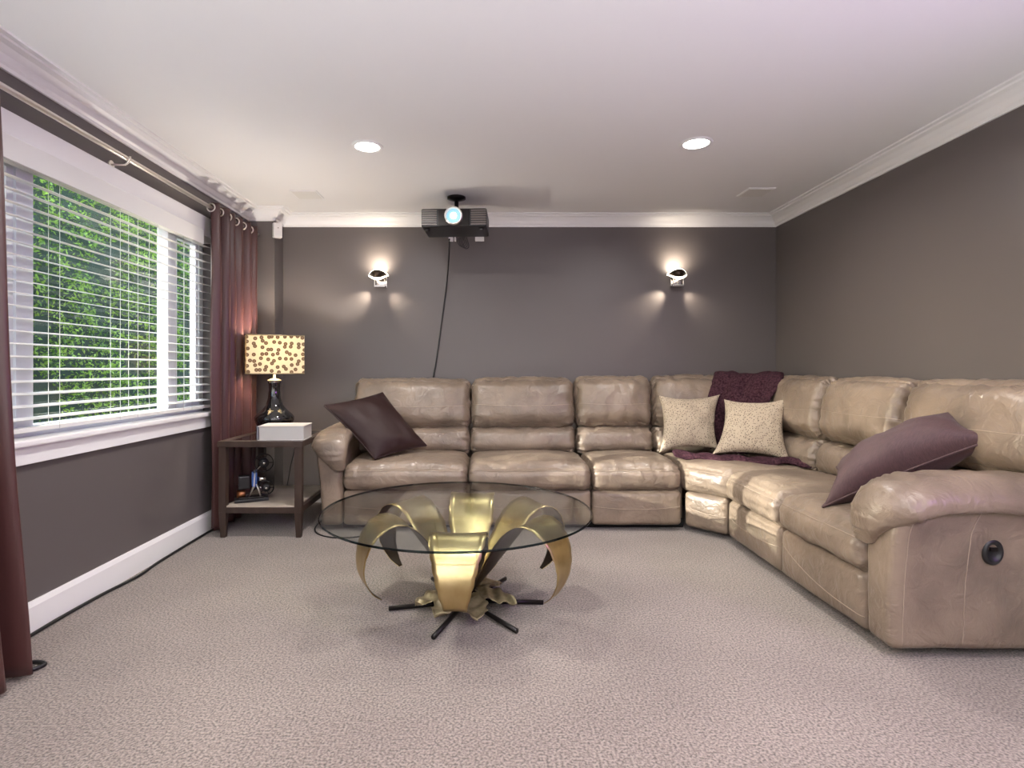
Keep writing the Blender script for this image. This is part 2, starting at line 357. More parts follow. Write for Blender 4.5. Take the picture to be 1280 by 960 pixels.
# ------------------------------------------------------------------ curtains, rod
RX, RZ = -1.885, 2.235
rod = empty('curtain_rod', (L_, 2.8, RZ)); tag(rod, 'brushed nickel curtain rod above the window', 'curtain rod')
def rl(p): return Vector(p)-rod.location
tube('rod', [rl((RX, 1.15, RZ)), rl((RX, 4.57, RZ))], .0125, 'nickel', rod, 14)
for yy in (1.2, 2.92, 4.5):
    b = tube('bracket', [rl((L_, yy, RZ-.03)), rl((RX-.01, yy, RZ-.03)), rl((RX, yy, RZ-.022)), rl((RX+.014, yy, RZ-.006)), rl((RX+.014, yy, RZ+.012))], .006, 'nickel', rod)
    MB().lathe([(0, 0), (.022, 0), (.022, .006), (0, .006)], 14, rl((L_, yy, RZ-.03)), Matrix.Rotation(PI/2, 3, 'Y')).build('mounting_plate', 'nickel', b)
def curtain(y0, y1, waves, label, shape, ngrom, seed, zb=.02):
    c = empty('curtain', (RX, (y0+y1)/2, 0)); tag(c, label, 'curtain', 'purple brown grommet curtains')
    nu, nv = waves*16, 46; V = []
    zt = RZ+.035
    for j in range(nv+1):
        v = j/nv; z = zt+(zb-zt)*v
        for i in range(nu+1):
            u = i/nu; yy, xx = shape(u, v)
            a = 2*PI*waves*u
            amp = .044+.022*noise.noise(Vector((u*5, v*1.2, seed)))
            ph = 2.6*v*noise.noise(Vector((u*3, v*1.2, seed+5)))*min(1, v*4)
            V.append((xx+amp*math.sin(a+ph)+.006*noise.noise(Vector((u*14, v*5, seed+9))), yy-c.location.y+.02*v*math.sin(a*.5+seed), z))
    Fc = [(j*(nu+1)+i, j*(nu+1)+i+1, (j+1)*(nu+1)+i+1, (j+1)*(nu+1)+i) for j in range(nv) for i in range(nu)]
    p = obj('panel', V, Fc, 'curtain_fabric', c, True)
    md = p.modifiers.new('solid', 'SOLIDIFY'); md.thickness = .003
    for k in range(ngrom):
        u = k/ngrom; yy, _ = shape(u if ngrom > 1 else .02, 0)
        u = round(u*waves*2)/(waves*2); yy, _ = shape(u, 0)
        V = []; Fc = []; T = MB()
        ring = [(RX*0+.026*math.cos(t), yy-c.location.y, RZ+.026*math.sin(t)) for t in np.linspace(0, 2*PI, 25)]
        T.tube(ring, .0055, 6, False); T.build('grommet', 'nickel', c, True)
    return c
def sh_far(u, v):
    k = 1+.02*math.sin(v*6)
    yy = 3.80+.74*u+(.02*v if u < .3 else 0)-.05*max(0, v-.25)*(1-v)*(1-u)*4*.3
    return yy, -.012*v+.015*math.sin(v*3)*(1-u)
def sh_near(u, v): return 2.09-.85*u+.02*v*v, 0.03+.135*v
curtain(3.8, 4.54, 6, 'long purple brown curtain bunched behind the side table', sh_far, 6, 1.3, .03)
curtain(1.2, 2.05, 6, 'long plum curtain at the near end of the window, cut by the frame', sh_near, 6, 4.7, .02)

# ------------------------------------------------------------------ ceiling fixtures
def downlight(x, y, label, group='recessed ceiling downlights'):
    t = empty('recessed_light', (x, y, H_)); tag(t, label, 'ceiling light', group)
    MB().lathe([(.070, -.001), (.072, -.006), (.090, -.005), (.094, 0)], 32).build('trim_ring', 'trim', t, True)
    MB().lathe([(.0, -.003), (.071, -.003)], 32).build('diffuser', 'led', t)
    ld = bpy.data.lights.new('downlight', 'AREA'); ld.shape = 'DISK'; ld.size = .13; ld.energy = DOWN_W; ld.color = (1, .96, .92); ld.spread = math.radians(165)
    lo = bpy.data.objects.new('downlight', ld); COL.objects.link(lo); lo.parent = t; lo.location = (0, 0, -.012)
downlight(-.713, 3.286, 'glowing round recessed ceiling light nearer the window')
downlight(1.20, 3.24, 'glowing round recessed ceiling light nearer the right wall')
for x in (-.713, 1.2):  # extra downlights outside the view, added for overall brightness
    for y in (1.2, -.9): downlight(x, y, 'added unseen round recessed ceiling light %s the viewpoint, on the %s side' % ('just ahead of and above' if y > 0 else 'well behind', 'window' if x < 0 else 'right wall'))
for x, y, lab in ((-1.36, 4.19, 'small square white ceiling speaker grille nearest the curtain'), (1.97, 4.13, 'small square white ceiling speaker grille near the right wall')):
    t = empty('ceiling_speaker', (x, y, H_)); tag(t, lab, 'ceiling speaker', 'square ceiling speakers')
    box('frame', (-.1, -.1, -.006), (.1, .1, 0), 'trim', t, .003); box('grille', (-.088, -.088, -.009), (.088, .088, -.005), 'white_plastic', t, .002)

# added fill uplights, unseen behind the viewpoint, to brighten the ceiling
for x, lab in ((-1.25, 'added unseen cylinder fill light on the floor behind the viewpoint, window side'), (1.75, 'added unseen cylinder fill light on the floor behind the viewpoint, right wall side')):
    t = empty('fill_uplight', (x, -.8, 0)); tag(t, lab, 'uplight', 'added fill uplights')
    MB().lathe([(0, 0), (.09, 0), (.09, .02), (.075, .024), (.075, .30), (.068, .30), (.068, .235)], 32).build('can', 'black_plastic', t, True)
    MB().lathe([(0, .235), (.068, .235)], 32).build('diffuser', 'led', t)
    ld = bpy.data.lights.new('uplight', 'SPOT'); ld.energy = UP_W; ld.spot_size = math.radians(150); ld.spot_blend = .5; ld.shadow_soft_size = .06; ld.color = (.93, .97, 1.0)
    lo = bpy.data.objects.new('uplight', ld); COL.objects.link(lo); lo.parent = t; lo.location = (0, 0, .31); lo.rotation_euler = (PI, 0, 0)

# assumed violet light, added unseen on the right wall to tint the sofa arm
t = empty('assumed_wall_light', (R_, .75, 1.55)); tag(t, 'assumed unseen slim violet wall light added on the right wall beside the viewpoint', 'wall light')
box('housing', (-.03, -.05, -.3), (0, .05, .3), 'black_plastic', t, .004); box('diffuser', (-.036, -.035, -.28), (-.029, .035, .28), 'assumed_violet_led', t, .003)
ld = bpy.data.lights.new('assumed_violet_light', 'AREA'); ld.shape = 'RECTANGLE'; ld.size = .07; ld.size_y = .56; ld.energy = 11; ld.color = (.62, .22, 1.0)
lo = bpy.data.objects.new('assumed_violet_light', ld); COL.objects.link(lo); lo.parent = t; lo.location = (-.045, 0, 0); lo.rotation_euler = (0, PI/2, 0)

# wall sconces
def sconce(x, z, label, flip):
    t = empty('wall_sconce', (x, D_, z)); tag(t, label, 'wall sconce', 'chrome wall sconces')
    s = flip
    bp = MB(); bp.box((-.035, -.012, -.085), (.055, 0, .055)); bp.build('backplate', 'chrome', t, bevel=.003)
    br = MB(); br.box((-.040, -.085, -.085), (.052, -.012, -.070)); br.box((-.040, -.085, -.070), (-.034, -.075, -.02)); br.box((.046, -.085, -.070), (.052, -.075, -.02)); br.build('bracket', 'chrome', t, bevel=.002)
    # almond shaped shell, open above and below
    def shell(sc, zc, zh, y0, nseg=20):
        V = []; Fc = []
        for i in range(nseg+1):
            a = -1+2*i/nseg; xx = sc*.078*a; dep = .062*(1-a*a)*sc
            for q in (0, 1):
                zz = zc+(zh*(1-a*a)+.003)*(1 if q else -1); V += [(xx-.005, y0-dep, zz)]
        for i in range(nseg): Fc.append((2*i, 2*i+2, 2*i+3, 2*i+1))
        return V, Fc
    V, Fc = shell(1, .018, .027, -.085); e = obj('front_lens', V, Fc, 'brass_dark', t, True); e.modifiers.new('s', 'SOLIDIFY').thickness = .004
    for zc, hgt in ((.050, .016), (-.020, .020)):
        V = []; Fc = []; n = 20
        for i in range(n+1):
            a = -1+2*i/n; xx = .080*a-.005; dep = .055*math.sqrt(max(0, 1-a*a))
            zb = .018+(.031*(1-a*a))*(1 if zc > .018 else -1); zt = zb+(hgt*(1-.55*abs(a)))*(1 if zc > .018 else -1)
            V += [(xx, -.075-dep, zb), (xx, -.070-dep*.9, zt)]
        for i in range(n): Fc.append((2*i, 2*i+2, 2*i+3, 2*i+1))
        e = obj('glass_rim', V, Fc, 'sconce_glow', t, True); e.modifiers.new('s', 'SOLIDIFY').thickness = .006
    def spot(loc, d, ang, W, blend):
        ld = bpy.data.lights.new('sconce_light', 'SPOT'); ld.energy = W; ld.spot_size = math.radians(ang); ld.spot_blend = blend; ld.shadow_soft_size = .012; ld.color = (1, .86, .68)
        lo = bpy.data.objects.new('sconce_light', ld); COL.objects.link(lo); lo.parent = t; lo.location = loc; lo.rotation_euler = Vector(d).to_track_quat('-Z', 'Y').to_euler()
    spot((-.005, -.11, .085), (-.08*s, .92, .6), 150, 4.5, 1.0)
    spot((-.04, -.075, -.085), (-.85, .42, -.72), 62, 7, 1.0)
    spot((.04, -.075, -.085), (.80, .42, -.78), 62, 7, 1.0)
sconce(-.925, 1.914, 'chrome wall sconce nearest the window, left of the projector', 1)
sconce(1.59, 1.92, 'chrome wall sconce nearest the room corner, right of the projector', -1)

# motion sensor in the corner
t = empty('motion_sensor', (PX+.03, PY-.02, 2.27)); t.rotation_euler = (0, 0, math.radians(35)); tag(t, 'small white motion sensor high in the corner beside the curtain', 'motion sensor')
box('housing', (-.035, -.025, -.06), (.035, .02, .06), 'white_plastic', t, .008, 3); box('sensor_window', (-.025, -.029, -.045), (.025, -.022, -.005), 'slat', t, .003); box('indicator', (-.004, -.028, .015), (.004, -.023, .02), 'black_plastic', t)

# ------------------------------------------------------------------ projector on the ceiling
pj = empty('projector', (-.255, 4.08, 2.175), math.radians(-3)); tag(pj, 'black projector with glowing lens hanging from the ceiling', 'projector')
def chamfer(lo, hi, tb, name, m, bevel):                                  # body, bottom tucked in
    b = MB(); b.box(lo, hi); 
    for i in (3, 2): b.V[i].y -= 0
    return b.build(name, m, pj, bevel=bevel, seg=3)
chamfer((-.24, 0, .0), (.24, .33, .135), 0, 'body', 'black_plastic', .014)
for x0, x1 in ((-.236, -.125), (.125, .236)):
    for k in range(7): box('vent_slat', (x0, -.008, .014+k*.0165), (x1, .004, .024+k*.0165), 'nickel' if False else 'dark_grille', pj, .002)
box('front_panel', (-.115, -.007, .006), (.115, .004, .128), 'black_metal', pj, .004)
RM = Matrix.Rotation(PI/2, 3, 'X')
MB().lathe([(.058, -.01), (.066, .0), (.066, .03), (.056, .034), (.052, .02), (.050, .0)], 32, (0, -.002, .075), RM).build('lens_ring', 'nickel', pj, True)
ln = MB().lathe([(.0, .022), (.03, .019), (.052, .008)], 28, (0, -.002, .075), RM).build('lens', 'lens_glow', pj, True)
MB().lathe([(0, .026), (.014, .0255), (.024, .0225)], 20, (0, -.002, .075), RM).build('light_spot', 'lens_core', ln, True)
for sx in (-.2, .2): MB().lathe([(0, 0), (.016, 0), (.018, -.015), (.012, -.02), (0, -.02)], 14, (sx, .05, 0)).build('foot', 'black_plastic', pj, True)
tube('mount_pole', [(0, .18, .135), (0, .18, H_-2.175-.012)], .016, 'black_metal', pj, 14)
MB().lathe([(0, 0), (.07, 0), (.07, -.014), (.02, -.03), (0, -.03)], 24, (0, .18, H_-2.175)).build('mount_plate', 'black_metal', pj, True)
for a in range(4):
    q = a*PI/2+.6; tube('mount_arm', [(0, .18, .165), (.09*math.cos(q), .18+.07*math.sin(q), .15), (.13*math.cos(q), .18+.1*math.sin(q), .134)], .005, 'black_metal', pj)
for x0, x1 in ((-.08, -.045), (-.035, -.022), (.13, .20)): box('connector', (x0, .33, -.028), (x1, .36, .004), 'white_plastic', pj, .003)
for k in range(4):
    a = .02+.012*k; tube('cable_loop', spline([(a, .34, .02), (a+.02, .38, -.03-.01*k), (a-.01, .375, -.06-.006*k), (a-.03, .36, -.02), (a, .34, .01)], 6), .003, 'black_plastic', pj, 6)
# projector beam boosted as frontal fill, bounced off an added unseen screen
ld = bpy.data.lights.new('projector_fill_beam', 'SPOT'); ld.energy = 3600; ld.spot_size = math.radians(24); ld.spot_blend = .2; ld.shadow_soft_size = .03; ld.color = (.98, .95, 1.0)
lo = bpy.data.objects.new('projector_fill_beam', ld); COL.objects.link(lo); lo.parent = pj; lo.location = (0, -.05, .075); lo.rotation_euler = Vector((.02, -1, -.13)).to_track_quat('-Z', 'Y').to_euler()
tag(box('fill_screen', (-1.45, B_+.002, .75), (1.5, B_+.02, 2.25), 'screen'), 'added unseen white projection screen bouncing fill light, on the wall facing the sofa', 'screen')
c = spline([(-.31, 4.40, 2.16), (-.33, 4.62, 2.05), (-.36, 4.765, 1.85), (-.40, 4.785, 1.55), (-.45, 4.785, 1.2), (-.50, 4.785, .9), (-.52, 4.785, .5)], 8)
tag(tube('projector_cable', c, .006, 'black_plastic'), 'thin black cable running from the projector down the back wall', 'cable')

# ------------------------------------------------------------------ sectional sofa
sofa = empty('sectional_sofa', (.6, 3.93, 0)); tag(sofa, 'large tan leather reclining sectional sofa wrapping the corner', 'sofa')
SO = sofa.location
class Cushion:
    """soft rounded box with bulge and gathers; M places it in the world"""
    def __init__(s, M, size, r, puff=(0, 0, 0, 0, 0), wr=.004, seed=0, n=22, warp=None, vert=0.0, lump=.006):
        s.M = M; s.h = Vector(size)/2; s.r = r; s.puff = puff; s.wr = wr; s.seed = seed; s.n = n; s.warp = warp; s.vert = vert; s.lump = lump
    def at(s, p, off=0.0):
        h = s.h; r = s.r; q = Vector((p[0]*h.x, p[1]*h.y, p[2]*h.z))
        c = Vector([max(-(h[i]-r[i]), min(h[i]-r[i], q[i])) for i in range(3)])
        d = q-c; dn = Vector([d[i]/max(r[i], 1e-5) for i in range(3)]); l = dn.length or 1; nrm = dn/l
        pos = c+Vector([nrm[i]*r[i] for i in range(3)])
        bx, byf, byb, bzt, bzb = s.puff
        u, v, ww = p
        fx = max(0, 1-u*u); fy = max(0, 1-v*v); fz = max(0, 1-ww*ww)
        sq = lambda a: a**.6
        pos.x += nrm.x*bx*sq(fy)*sq(fz)
        pos.y += nrm.y*(byf if nrm.y < 0 else byb)*sq(fx)*sq(fz)
        pos.z += nrm.z*(bzt if nrm.z > 0 else bzb)*sq(fx)*sq(fy)
        # gathers running away from the edges, lumps and long creases
        g = 0
        ex = h.x-abs(q.x); ez = h.z-abs(q.z); ey = h.y-abs(q.y); sd = s.seed*7.3
        g += math.exp(-max(ex, 0)/.055)*noise.noise(Vector((sd, q.z*38+q.y*30, ex*5)))
        if abs(nrm.y) > .5 or abs(nrm.z) > .4:
            e2 = min(ez if abs(nrm.y) > .5 else 9, ey if abs(nrm.z) > .5 else 9)
            g += .8*math.exp(-max(e2, 0)/.05)*noise.noise(Vector((q.x*34, sd+3, e2*5)))
        k = s.wr*g*1.6+s.lump*noise.noise(Vector((q.x*5+sd, q.y*5, q.z*6)))+s.wr*.5*noise.noise(Vector((q.x*16+sd, q.y*9, q.z*10)))
        if s.vert: k += s.vert*(1-2*abs(noise.noise(Vector((q.x*15+sd+.8*noise.noise(q*6), q.z*2.5+q.y*3, 1)))))*sq(fx)
        pos += nrm*(k+off)
        if s.warp: pos = s.warp(pos, p)
        return s.M @ pos
    def build(s, name, m='leather', parent=sofa, org=SO):
        n = s.n; idx = {}; V = []; Fc = []
        g = [math.sin(PI/2*(-1+2*i/n))*.55+(-1+2*i/n)*.45 for i in range(n+1)]
        def vid(p):
            k = (round(p[0], 5), round(p[1], 5), round(p[2], 5))
            if k not in idx: idx[k] = len(V); V.append(s.at(p)-org)
            return idx[k]
        for ax in range(3):
            for sg in (-1, 1):
                for i in range(n):
                    for j in range(n):
                        f = []
                        for a, b in ((i, j), (i+1, j), (i+1, j+1), (i, j+1)):
                            p = [0, 0, 0]; p[ax] = sg; p[(ax+1) % 3] = g[a]; p[(ax+2) % 3] = g[b]; f.append(vid(p))
                        Fc.append(tuple(f if sg > 0 else f[::-1]))
        s.o = obj(name, V, Fc, m, parent, True); s.org = org; return s.o
    def seam(s, fn, n=40, r=.0017, name='seam', m='stitch'):
        pts = [s.at(fn(-1+2*i/n), .0008)-s.org for i in range(n+1)]
        return tube(name, pts, r, m, s.o, 5)
FB = Matrix.Translation((0, 3.93, 0))                                   # back run: x along wall, y depth
FR = Matrix.Translation((1.57, 3.68, 0)) @ Matrix.Rotation(-PI/2, 4, 'Z')   # right run
T = Matrix.Translation
def RXm(a): return Matrix.Rotation(a, 4, 'X')
cnt = [0]
def sd(): cnt[0] += 1; return cnt[0]
def foot(Fm, x0, x1, style):
    w_ = x1-x0-.008
    c = Cushion(Fm @ T(((x0+x1)/2, .055, .160)), (w_, .11, .245), (.03, .035, .03), (0, .014, 0, 0, 0), .0012, sd(), 18, lump=.003)
    c.build('footrest_panel')
    if style == 0: c.seam(lambda t: (t*.99, -1, .12-.16*math.cos(t*PI/2)))
    else: c.seam(lambda t: (t*.99, -1, .45-.95*(t*.5+.5)+.25*math.sin((t*.5+.5)*PI)*-1))
def seat(Fm, x0, x1, dep=.62):
    w_ = x1-x0-.004
    c = Cushion(Fm @ T(((x0+x1)/2, -.02+dep/2, .372)) @ RXm(math.radians(1.0)), (w_, dep, .185), (.05, .075, .07), (.0, .02, 0, .045, 0), .008, sd(), 30)
    c.build('seat_cushion')
    c.seam(lambda t: (t*.985, -.965, .62-.0*t))
    return c
def back(Fm, x0, x1, vert=.008, sag=.10, zt=0):
    w_ = x1-x0-.006
    l = Cushion(Fm @ T(((x0+x1)/2, .66, .555)) @ RXm(math.radians(-9)), (w_, .22, .23), (.045, .095, .09), (0, .035, 0, 0, 0), .013, sd(), 24, vert=vert*.6)
    l.build('lumbar_cushion')
    u = Cushion(Fm @ T(((x0+x1)/2, .70, .845+zt)) @ RXm(math.radians(-12)), (w_, .22, .41), (.065, .105, .10), (.0, .055, 0, .012, 0), .015, sd(), 32, vert=vert)
    u.build('back_cushion')
    u.seam(lambda t: (t*.99, -1, -.12-sag*(1-t*t)))
seats_b = [(-1.03, -.147), (-.147, .724), (.724, 1.36)]
for x0, x1 in seats_b: foot(FB, x0, x1, 0); seat(FB, x0, x1)
for i, (x0, x1) in enumerate(((-1.10, -.147), (-.147, .70), (.70, 1.33))): back(FB, x0, x1, zt=(0, .01, .02)[i])
back(FB, 1.33, 1.98, .016, zt=.02)                                       # corner, left leaf
back(FR, -.66, 0.03, .011, zt=.025)                                      # corner, right leaf
back(T((2.02, 4.30, 0)) @ Matrix.Rotation(-PI/4, 4, 'Z') @ T((0, -.55, 0)), -.25, .25, .004)
seats_r = [(0, .66), (.66, 1.345)]
for i, (x0, x1) in enumerate(seats_r): foot(FR, x0, x1, 1 if i else 0); seat(FR, x0, x1)
for x0, x1 in ((.03, .74), (.74, 1.58)): back(FR, x0, x1, .002, .05, zt=.03)
# corner wedge seat, a quad with a slanted front
QA, QB, QC, QD = Vector((1.365, 3.93)), Vector((1.57, 3.685)), Vector((2.32, 3.685)), Vector((1.365, 4.60))
def quad(u, v):
    a = QA.lerp(QB, u); b = QD.lerp(QC, u); return a.lerp(b, v)
def wedge(hx, hy):
    def f(pos, p):
        q = quad(min(1.02, max(-.02, (pos.x/hx+1)/2)), (pos.y/hy+1)/2); return Vector((q.x, q.y, pos.z))
    return f
c = Cushion(T((0, 0, .375)), (.34, .70, .19), (.045, .07, .07), (0, .02, 0, .03, 0), .004, sd(), 24, warp=wedge(.17, .35)); c.build('corner_seat_cushion'); c.seam(lambda t: (t*.985, -.965, .62))
ang = math.atan2(QB.y-QA.y, QB.x-QA.x); mid = (QA+QB)/2
c = Cushion(T((mid.x, mid.y, .16)) @ Matrix.Rotation(ang, 4, 'Z') @ T((0, .055, 0)), ((QB-QA).length-.004, .11, .245), (.03, .035, .03), (0, .012, 0, 0, 0), .0012, sd(), 16, lump=.003); c.build('corner_panel'); c.seam(lambda t: (t*.99, -1, .1-.1*t-.1*math.cos(t*PI/2)))
# plinth and rear body
def sbox(name, lo, hi, m='leather', bevel=.01): return box(name, Vector(lo)-SO, Vector(hi)-SO, m, sofa, bevel)
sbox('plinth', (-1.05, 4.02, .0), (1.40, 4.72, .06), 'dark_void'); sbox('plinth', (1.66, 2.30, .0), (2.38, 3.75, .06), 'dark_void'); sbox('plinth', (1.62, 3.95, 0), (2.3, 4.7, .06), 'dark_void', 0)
sbox('rear_body', (-1.12, 4.70, .05), (2.40, 4.77, .90), 'leather', .02); sbox('rear_body', (2.35, 2.12, .05), (2.445, 4.70, .90), 'leather', .02)
sbox('seat_frame', (-1.03, 4.05, .06), (1.40, 4.70, .30), 'leather'); sbox('seat_frame', (1.69, 2.34, .06), (2.35, 3.70, .30), 'leather')
# arms: panel body with a padded band rolling over the front
def arm(Fm, x0, s, handle):
    def fl(pos, p):
        k = (p[2]+1)/2
        ox = pos.x+(s*.06*k*k)*(1 if pos.x*s > 0 else 0)
        return Vector((ox, pos.y+(.06*max(0, (k-.75)*4)**2 if p[1] < 0 else 0), pos.z))
    c = Cushion(Fm @ T((x0+s*.075, .43, .335)), (.15, .86, .60), (.035, .035, .04), (0, .01, 0, 0, 0), .0015, sd(), 22, warp=fl, lump=.003); c.build('arm')
    P = spline([(-.028, .40), (-.032, .46), (-.022, .53), (.020, .60), (.095, .645), (.22, .66), (.50, .665), (.86, .67)], 7) if False else None
    pth = spline([Vector((0, a, b)) for a, b in ((.012, .43), (-.012, .475), (-.018, .53), (.010, .60), (.075, .645), (.19, .662), (.48, .667), (.85, .672))], 7)
    n = len(pth); K = 28; V = []; Fc = []
    for i, p in enumerate(pth):
        t = (pth[min(i+1, n-1)]-pth[max(i-1, 0)]).normalized(); nr = Vector((0, -t.z, t.y))
        f = min(1, i/24.0); fs = f*f*(3-2*f)
        wd = .045+.092*fs; cx = x0+s*(.022+.074*fs); th = .036+.022*fs
        e = min(1, (i+.35)/3.0) if i < 3 else 1
        if i > n-3: e = .75 if i == n-2 else .3
        for k in range(K):
            q = 2*PI*k/K; cu = abs(math.cos(q))**.75*math.copysign(1, math.cos(q)); si = abs(math.sin(q))**.75*math.copysign(1, math.sin(q))
            fold = .008*noise.noise(Vector((i*1.15, k*.18, x0*9)))*(1.6 if k in range(8, 21) or k < 3 or k > 25 else 1)
            droop = -s*cu*.0
            out = cu*s
            V.append(Fm @ (p+Vector((cx-p.x+cu*wd*e, 0, 0))+nr*((si*th+fold)*e-(.05*max(0, out)**2*fs)))-SO)
    for i in range(n-1):
        for k in range(K):
            f = (i*K+k, i*K+(k+1) % K, (i+1)*K+(k+1) % K, (i+1)*K+k); Fc.append(f)
    Fc += [tuple(range(K)), tuple((n-1)*K+k for k in range(K))]
    o = obj('arm_pad', V, Fc, 'leather', sofa, True)
    bm = bmesh.new(); bm.from_mesh(o.data); bmesh.ops.recalc_face_normals(bm, faces=bm.faces); bm.to_mesh(o.data); bm.free()
    o.data.polygons.foreach_set('use_smooth', [True]*len(o.data.polygons))
    for yy in (-.90, -.35): 
        c.seam(lambda t, yy=yy: (s, yy, t*.93), name='seam')
    if handle:
        hp = c.at((s, -.14, .33), 0); Mh = T(hp-SO) @ Fm.to_3x3().to_4x4() @ Matrix.Rotation(s*PI/2, 4, 'Y')
        hd = MB(); prof = [(0, .002), (.022, .002), (.026, .010), (.034, .012), (.040, .006), (.041, -.004)]
        for q in (prof,):
            hd.lathe(q, 28, (0, 0, 0), Matrix.Diagonal((1.25, 1, 1)))
        for v in hd.V: v[:] = Mh @ v
        h = hd.build('release_handle', 'black_plastic', sofa, True); h['label'] = 'black oval recliner release handle'
        lv = MB(); lv.box((-.020, -.014, .003), (-.004, .014, .011))
        for v in lv.V: v[:] = Mh @ v
        lv.build('lever', 'black_metal', h, bevel=.002)
arm(FB, -1.03, -1, False)
arm(FR, 1.345, 1, True)

# ------------------------------------------------------------------ pillows and throw
def pillow(label, corners, thick, m, seed, flange=None, pinch=.09):
    A, Bc, Cc, Dc = [Vector(p) for p in corners]                           # A-B top edge, D-C bottom edge
    ctr = (A+Bc+Cc+Dc)/4; nn = ((Bc-A)+(Cc-Dc)).cross((Dc-A)+(Cc-Bc)).normalized()
    if nn.y > 0: nn = -nn
    t = empty('throw_pillow', ctr); tag(t, label, 'pillow', 'throw pillows on the sofa')
    n = 28; V = []; Fc = []; idx = {}
    def pt(a, b, side):
        ca = a*(1-pinch*(1-b*b)*abs(a)**1.5); cb = b*(1-pinch*(1-a*a)*abs(b)**1.5)
        th = max(0, (1-a*a)*(1-b*b))**.5; e = 1-max(abs(a), abs(b))
        wr = .016*math.exp(-e/.25)*noise.noise(Vector(((a*5 if abs(b) > abs(a) else b*5)+seed, seed, e*3)))*min(1, e*12)
        wr += .016*noise.noise(Vector((a*2.4+seed, b*2.4, side)))*th+.010*noise.noise(Vector((a*6+seed, b*2+a*4, side)))*th
        p = A.lerp(Bc, (ca+1)/2).lerp(Dc.lerp(Cc, (ca+1)/2), (cb+1)/2)
        return p+nn*side*(thick/2*th+wr)-ctr
    g = [math.sin(PI/2*(-1+2*i/n)) for i in range(n+1)]
    for side in (1, -1):
        for i in range(n):
            for j in range(n):
                f = []
                for a, b in ((i, j), (i+1, j), (i+1, j+1), (i, j+1)):
                    edge = a in (0, n) or b in (0, n); k = (a, b, 0 if edge else side)
                    if k not in idx: idx[k] = len(V); V.append(pt(g[a], g[b], side))
                    f.append(idx[k])
                Fc.append(tuple(f if side > 0 else f[::-1]))
    o = obj('cover', V, Fc, m, t, True)
    bm = bmesh.new(); bm.from_mesh(o.data); bmesh.ops.recalc_face_normals(bm, faces=bm.faces); bm.to_mesh(o.data); bm.free()
    if flange:
        q = np.linspace(-1, 1, 20)
        ring = [pt(k, -1, 1) for k in q]+[pt(1, k, 1) for k in q]+[pt(-k, 1, 1) for k in q]+[pt(-1, -k, 1) for k in q]
        tube('piping', ring, flange, m, t, 6)
    return t
pillow('dark brown satin pillow leaning on the sofa arm beside the side table', (px(405, 507, 4.14), px(478, 491, 4.40), px(533, 557, 4.25), px(469, 574, 4.0)), .18, 'silk_brown', 2.0, .006, .06)
pillow('beige dotted pillow in the sofa corner, nearer the projector side', (px(823, 494, 4.44), px(900, 493, 4.42), px(898, 562, 4.26), px(824, 566, 4.28)), .16, 'dotted_fabric', 5.0, pinch=.17)
pillow('beige dotted pillow in the sofa corner, nearer the right wall', (px(905, 499, 4.20), px(984, 498, 4.00), px(988, 576, 3.88), px(890, 568, 4.03)), .17, 'dotted_fabric', 8.5, pinch=.17)
pillow('mauve brown pillow slumped against the right sofa arm', (px(1046, 584, 2.86), px(1196, 514, 2.58), px(1248, 547, 2.37), px(1028, 634, 2.66)), .27, 'silk_mauve', 3.3, .006, .15)
# throw: over the corner back and a strip along the seat
th = empty('throw_blanket', (1.95, 4.4, .47)); tag(th, 'dark purple knitted throw draped over the sofa corner', 'blanket')
def cloth(name, rows, seed, amp, thick=.022, parent=th):
    nr = len(rows); nc = len(rows[0]); V = []; Fc = []
    for i, r in enumerate(rows):
        for j, p in enumerate(r):
            p = Vector(p); V.append(p+Vector((0, amp*noise.noise(Vector((i*.25, j*.35, seed))), amp*noise.noise(Vector((i*.3, j*.4, seed+4)))))-parent.location)
    Fc = [(i*nc+j, i*nc+j+1, (i+1)*nc+j+1, (i+1)*nc+j) for i in range(nr-1) for j in range(nc-1)]
    o = obj(name, V, Fc, 'throw', parent, True); md = o.modifiers.new('solid', 'SOLIDIFY'); md.thickness = thick; md.offset = 1
    sb = o.modifiers.new('sub', 'SUBSURF'); sb.levels = 1; sb.render_levels = 1
    return o
GM = T((2.02, 4.30, 0)) @ Matrix.Rotation(-PI/4, 4, 'Z') @ T((0, -.55, 0))
prof = spline([(0, .50, .50), (0, .50, .62), (0, .50, .70), (0, .505, .86), (0, .54, .96), (0, .61, 1.06), (0, .71, 1.09), (0, .80, 1.06), (0, .84, .96)], 4)
rows = []
for i, p in enumerate(prof):
    row = []
    for j in range(25):
        a = j/24
        row.append(GM @ Vector((-.34+.52*a+.03*math.sin(i*.4), p.y+.016*math.sin(a*22+.15*i)-.01, p.z+.010*math.sin(a*9))))
    rows.append(row)
cloth('back_drape', rows, 2.0, .02)
pth = spline([(1.36, 4.15, .515), (1.50, 4.05, .505), (1.66, 4.00, .50), (1.84, 3.92, .495), (2.02, 3.84, .505), (2.16, 3.78, .50)], 6)
rows = []
for i, p in enumerate(pth):
    row = []
    wd = .07+.03*math.sin(i*.7)+.02*noise.noise(Vector((i*.5, 0, 0)))
    for j in range(9):
        a = -1+j/4; row.append((p.x+.3*a*wd, p.y+a*wd, p.z-.004+.032*(1-a*a)+.008*math.sin(i*1.1+j)))
    rows.append(row)
cloth('seat_fold', rows, 6.0, .012)

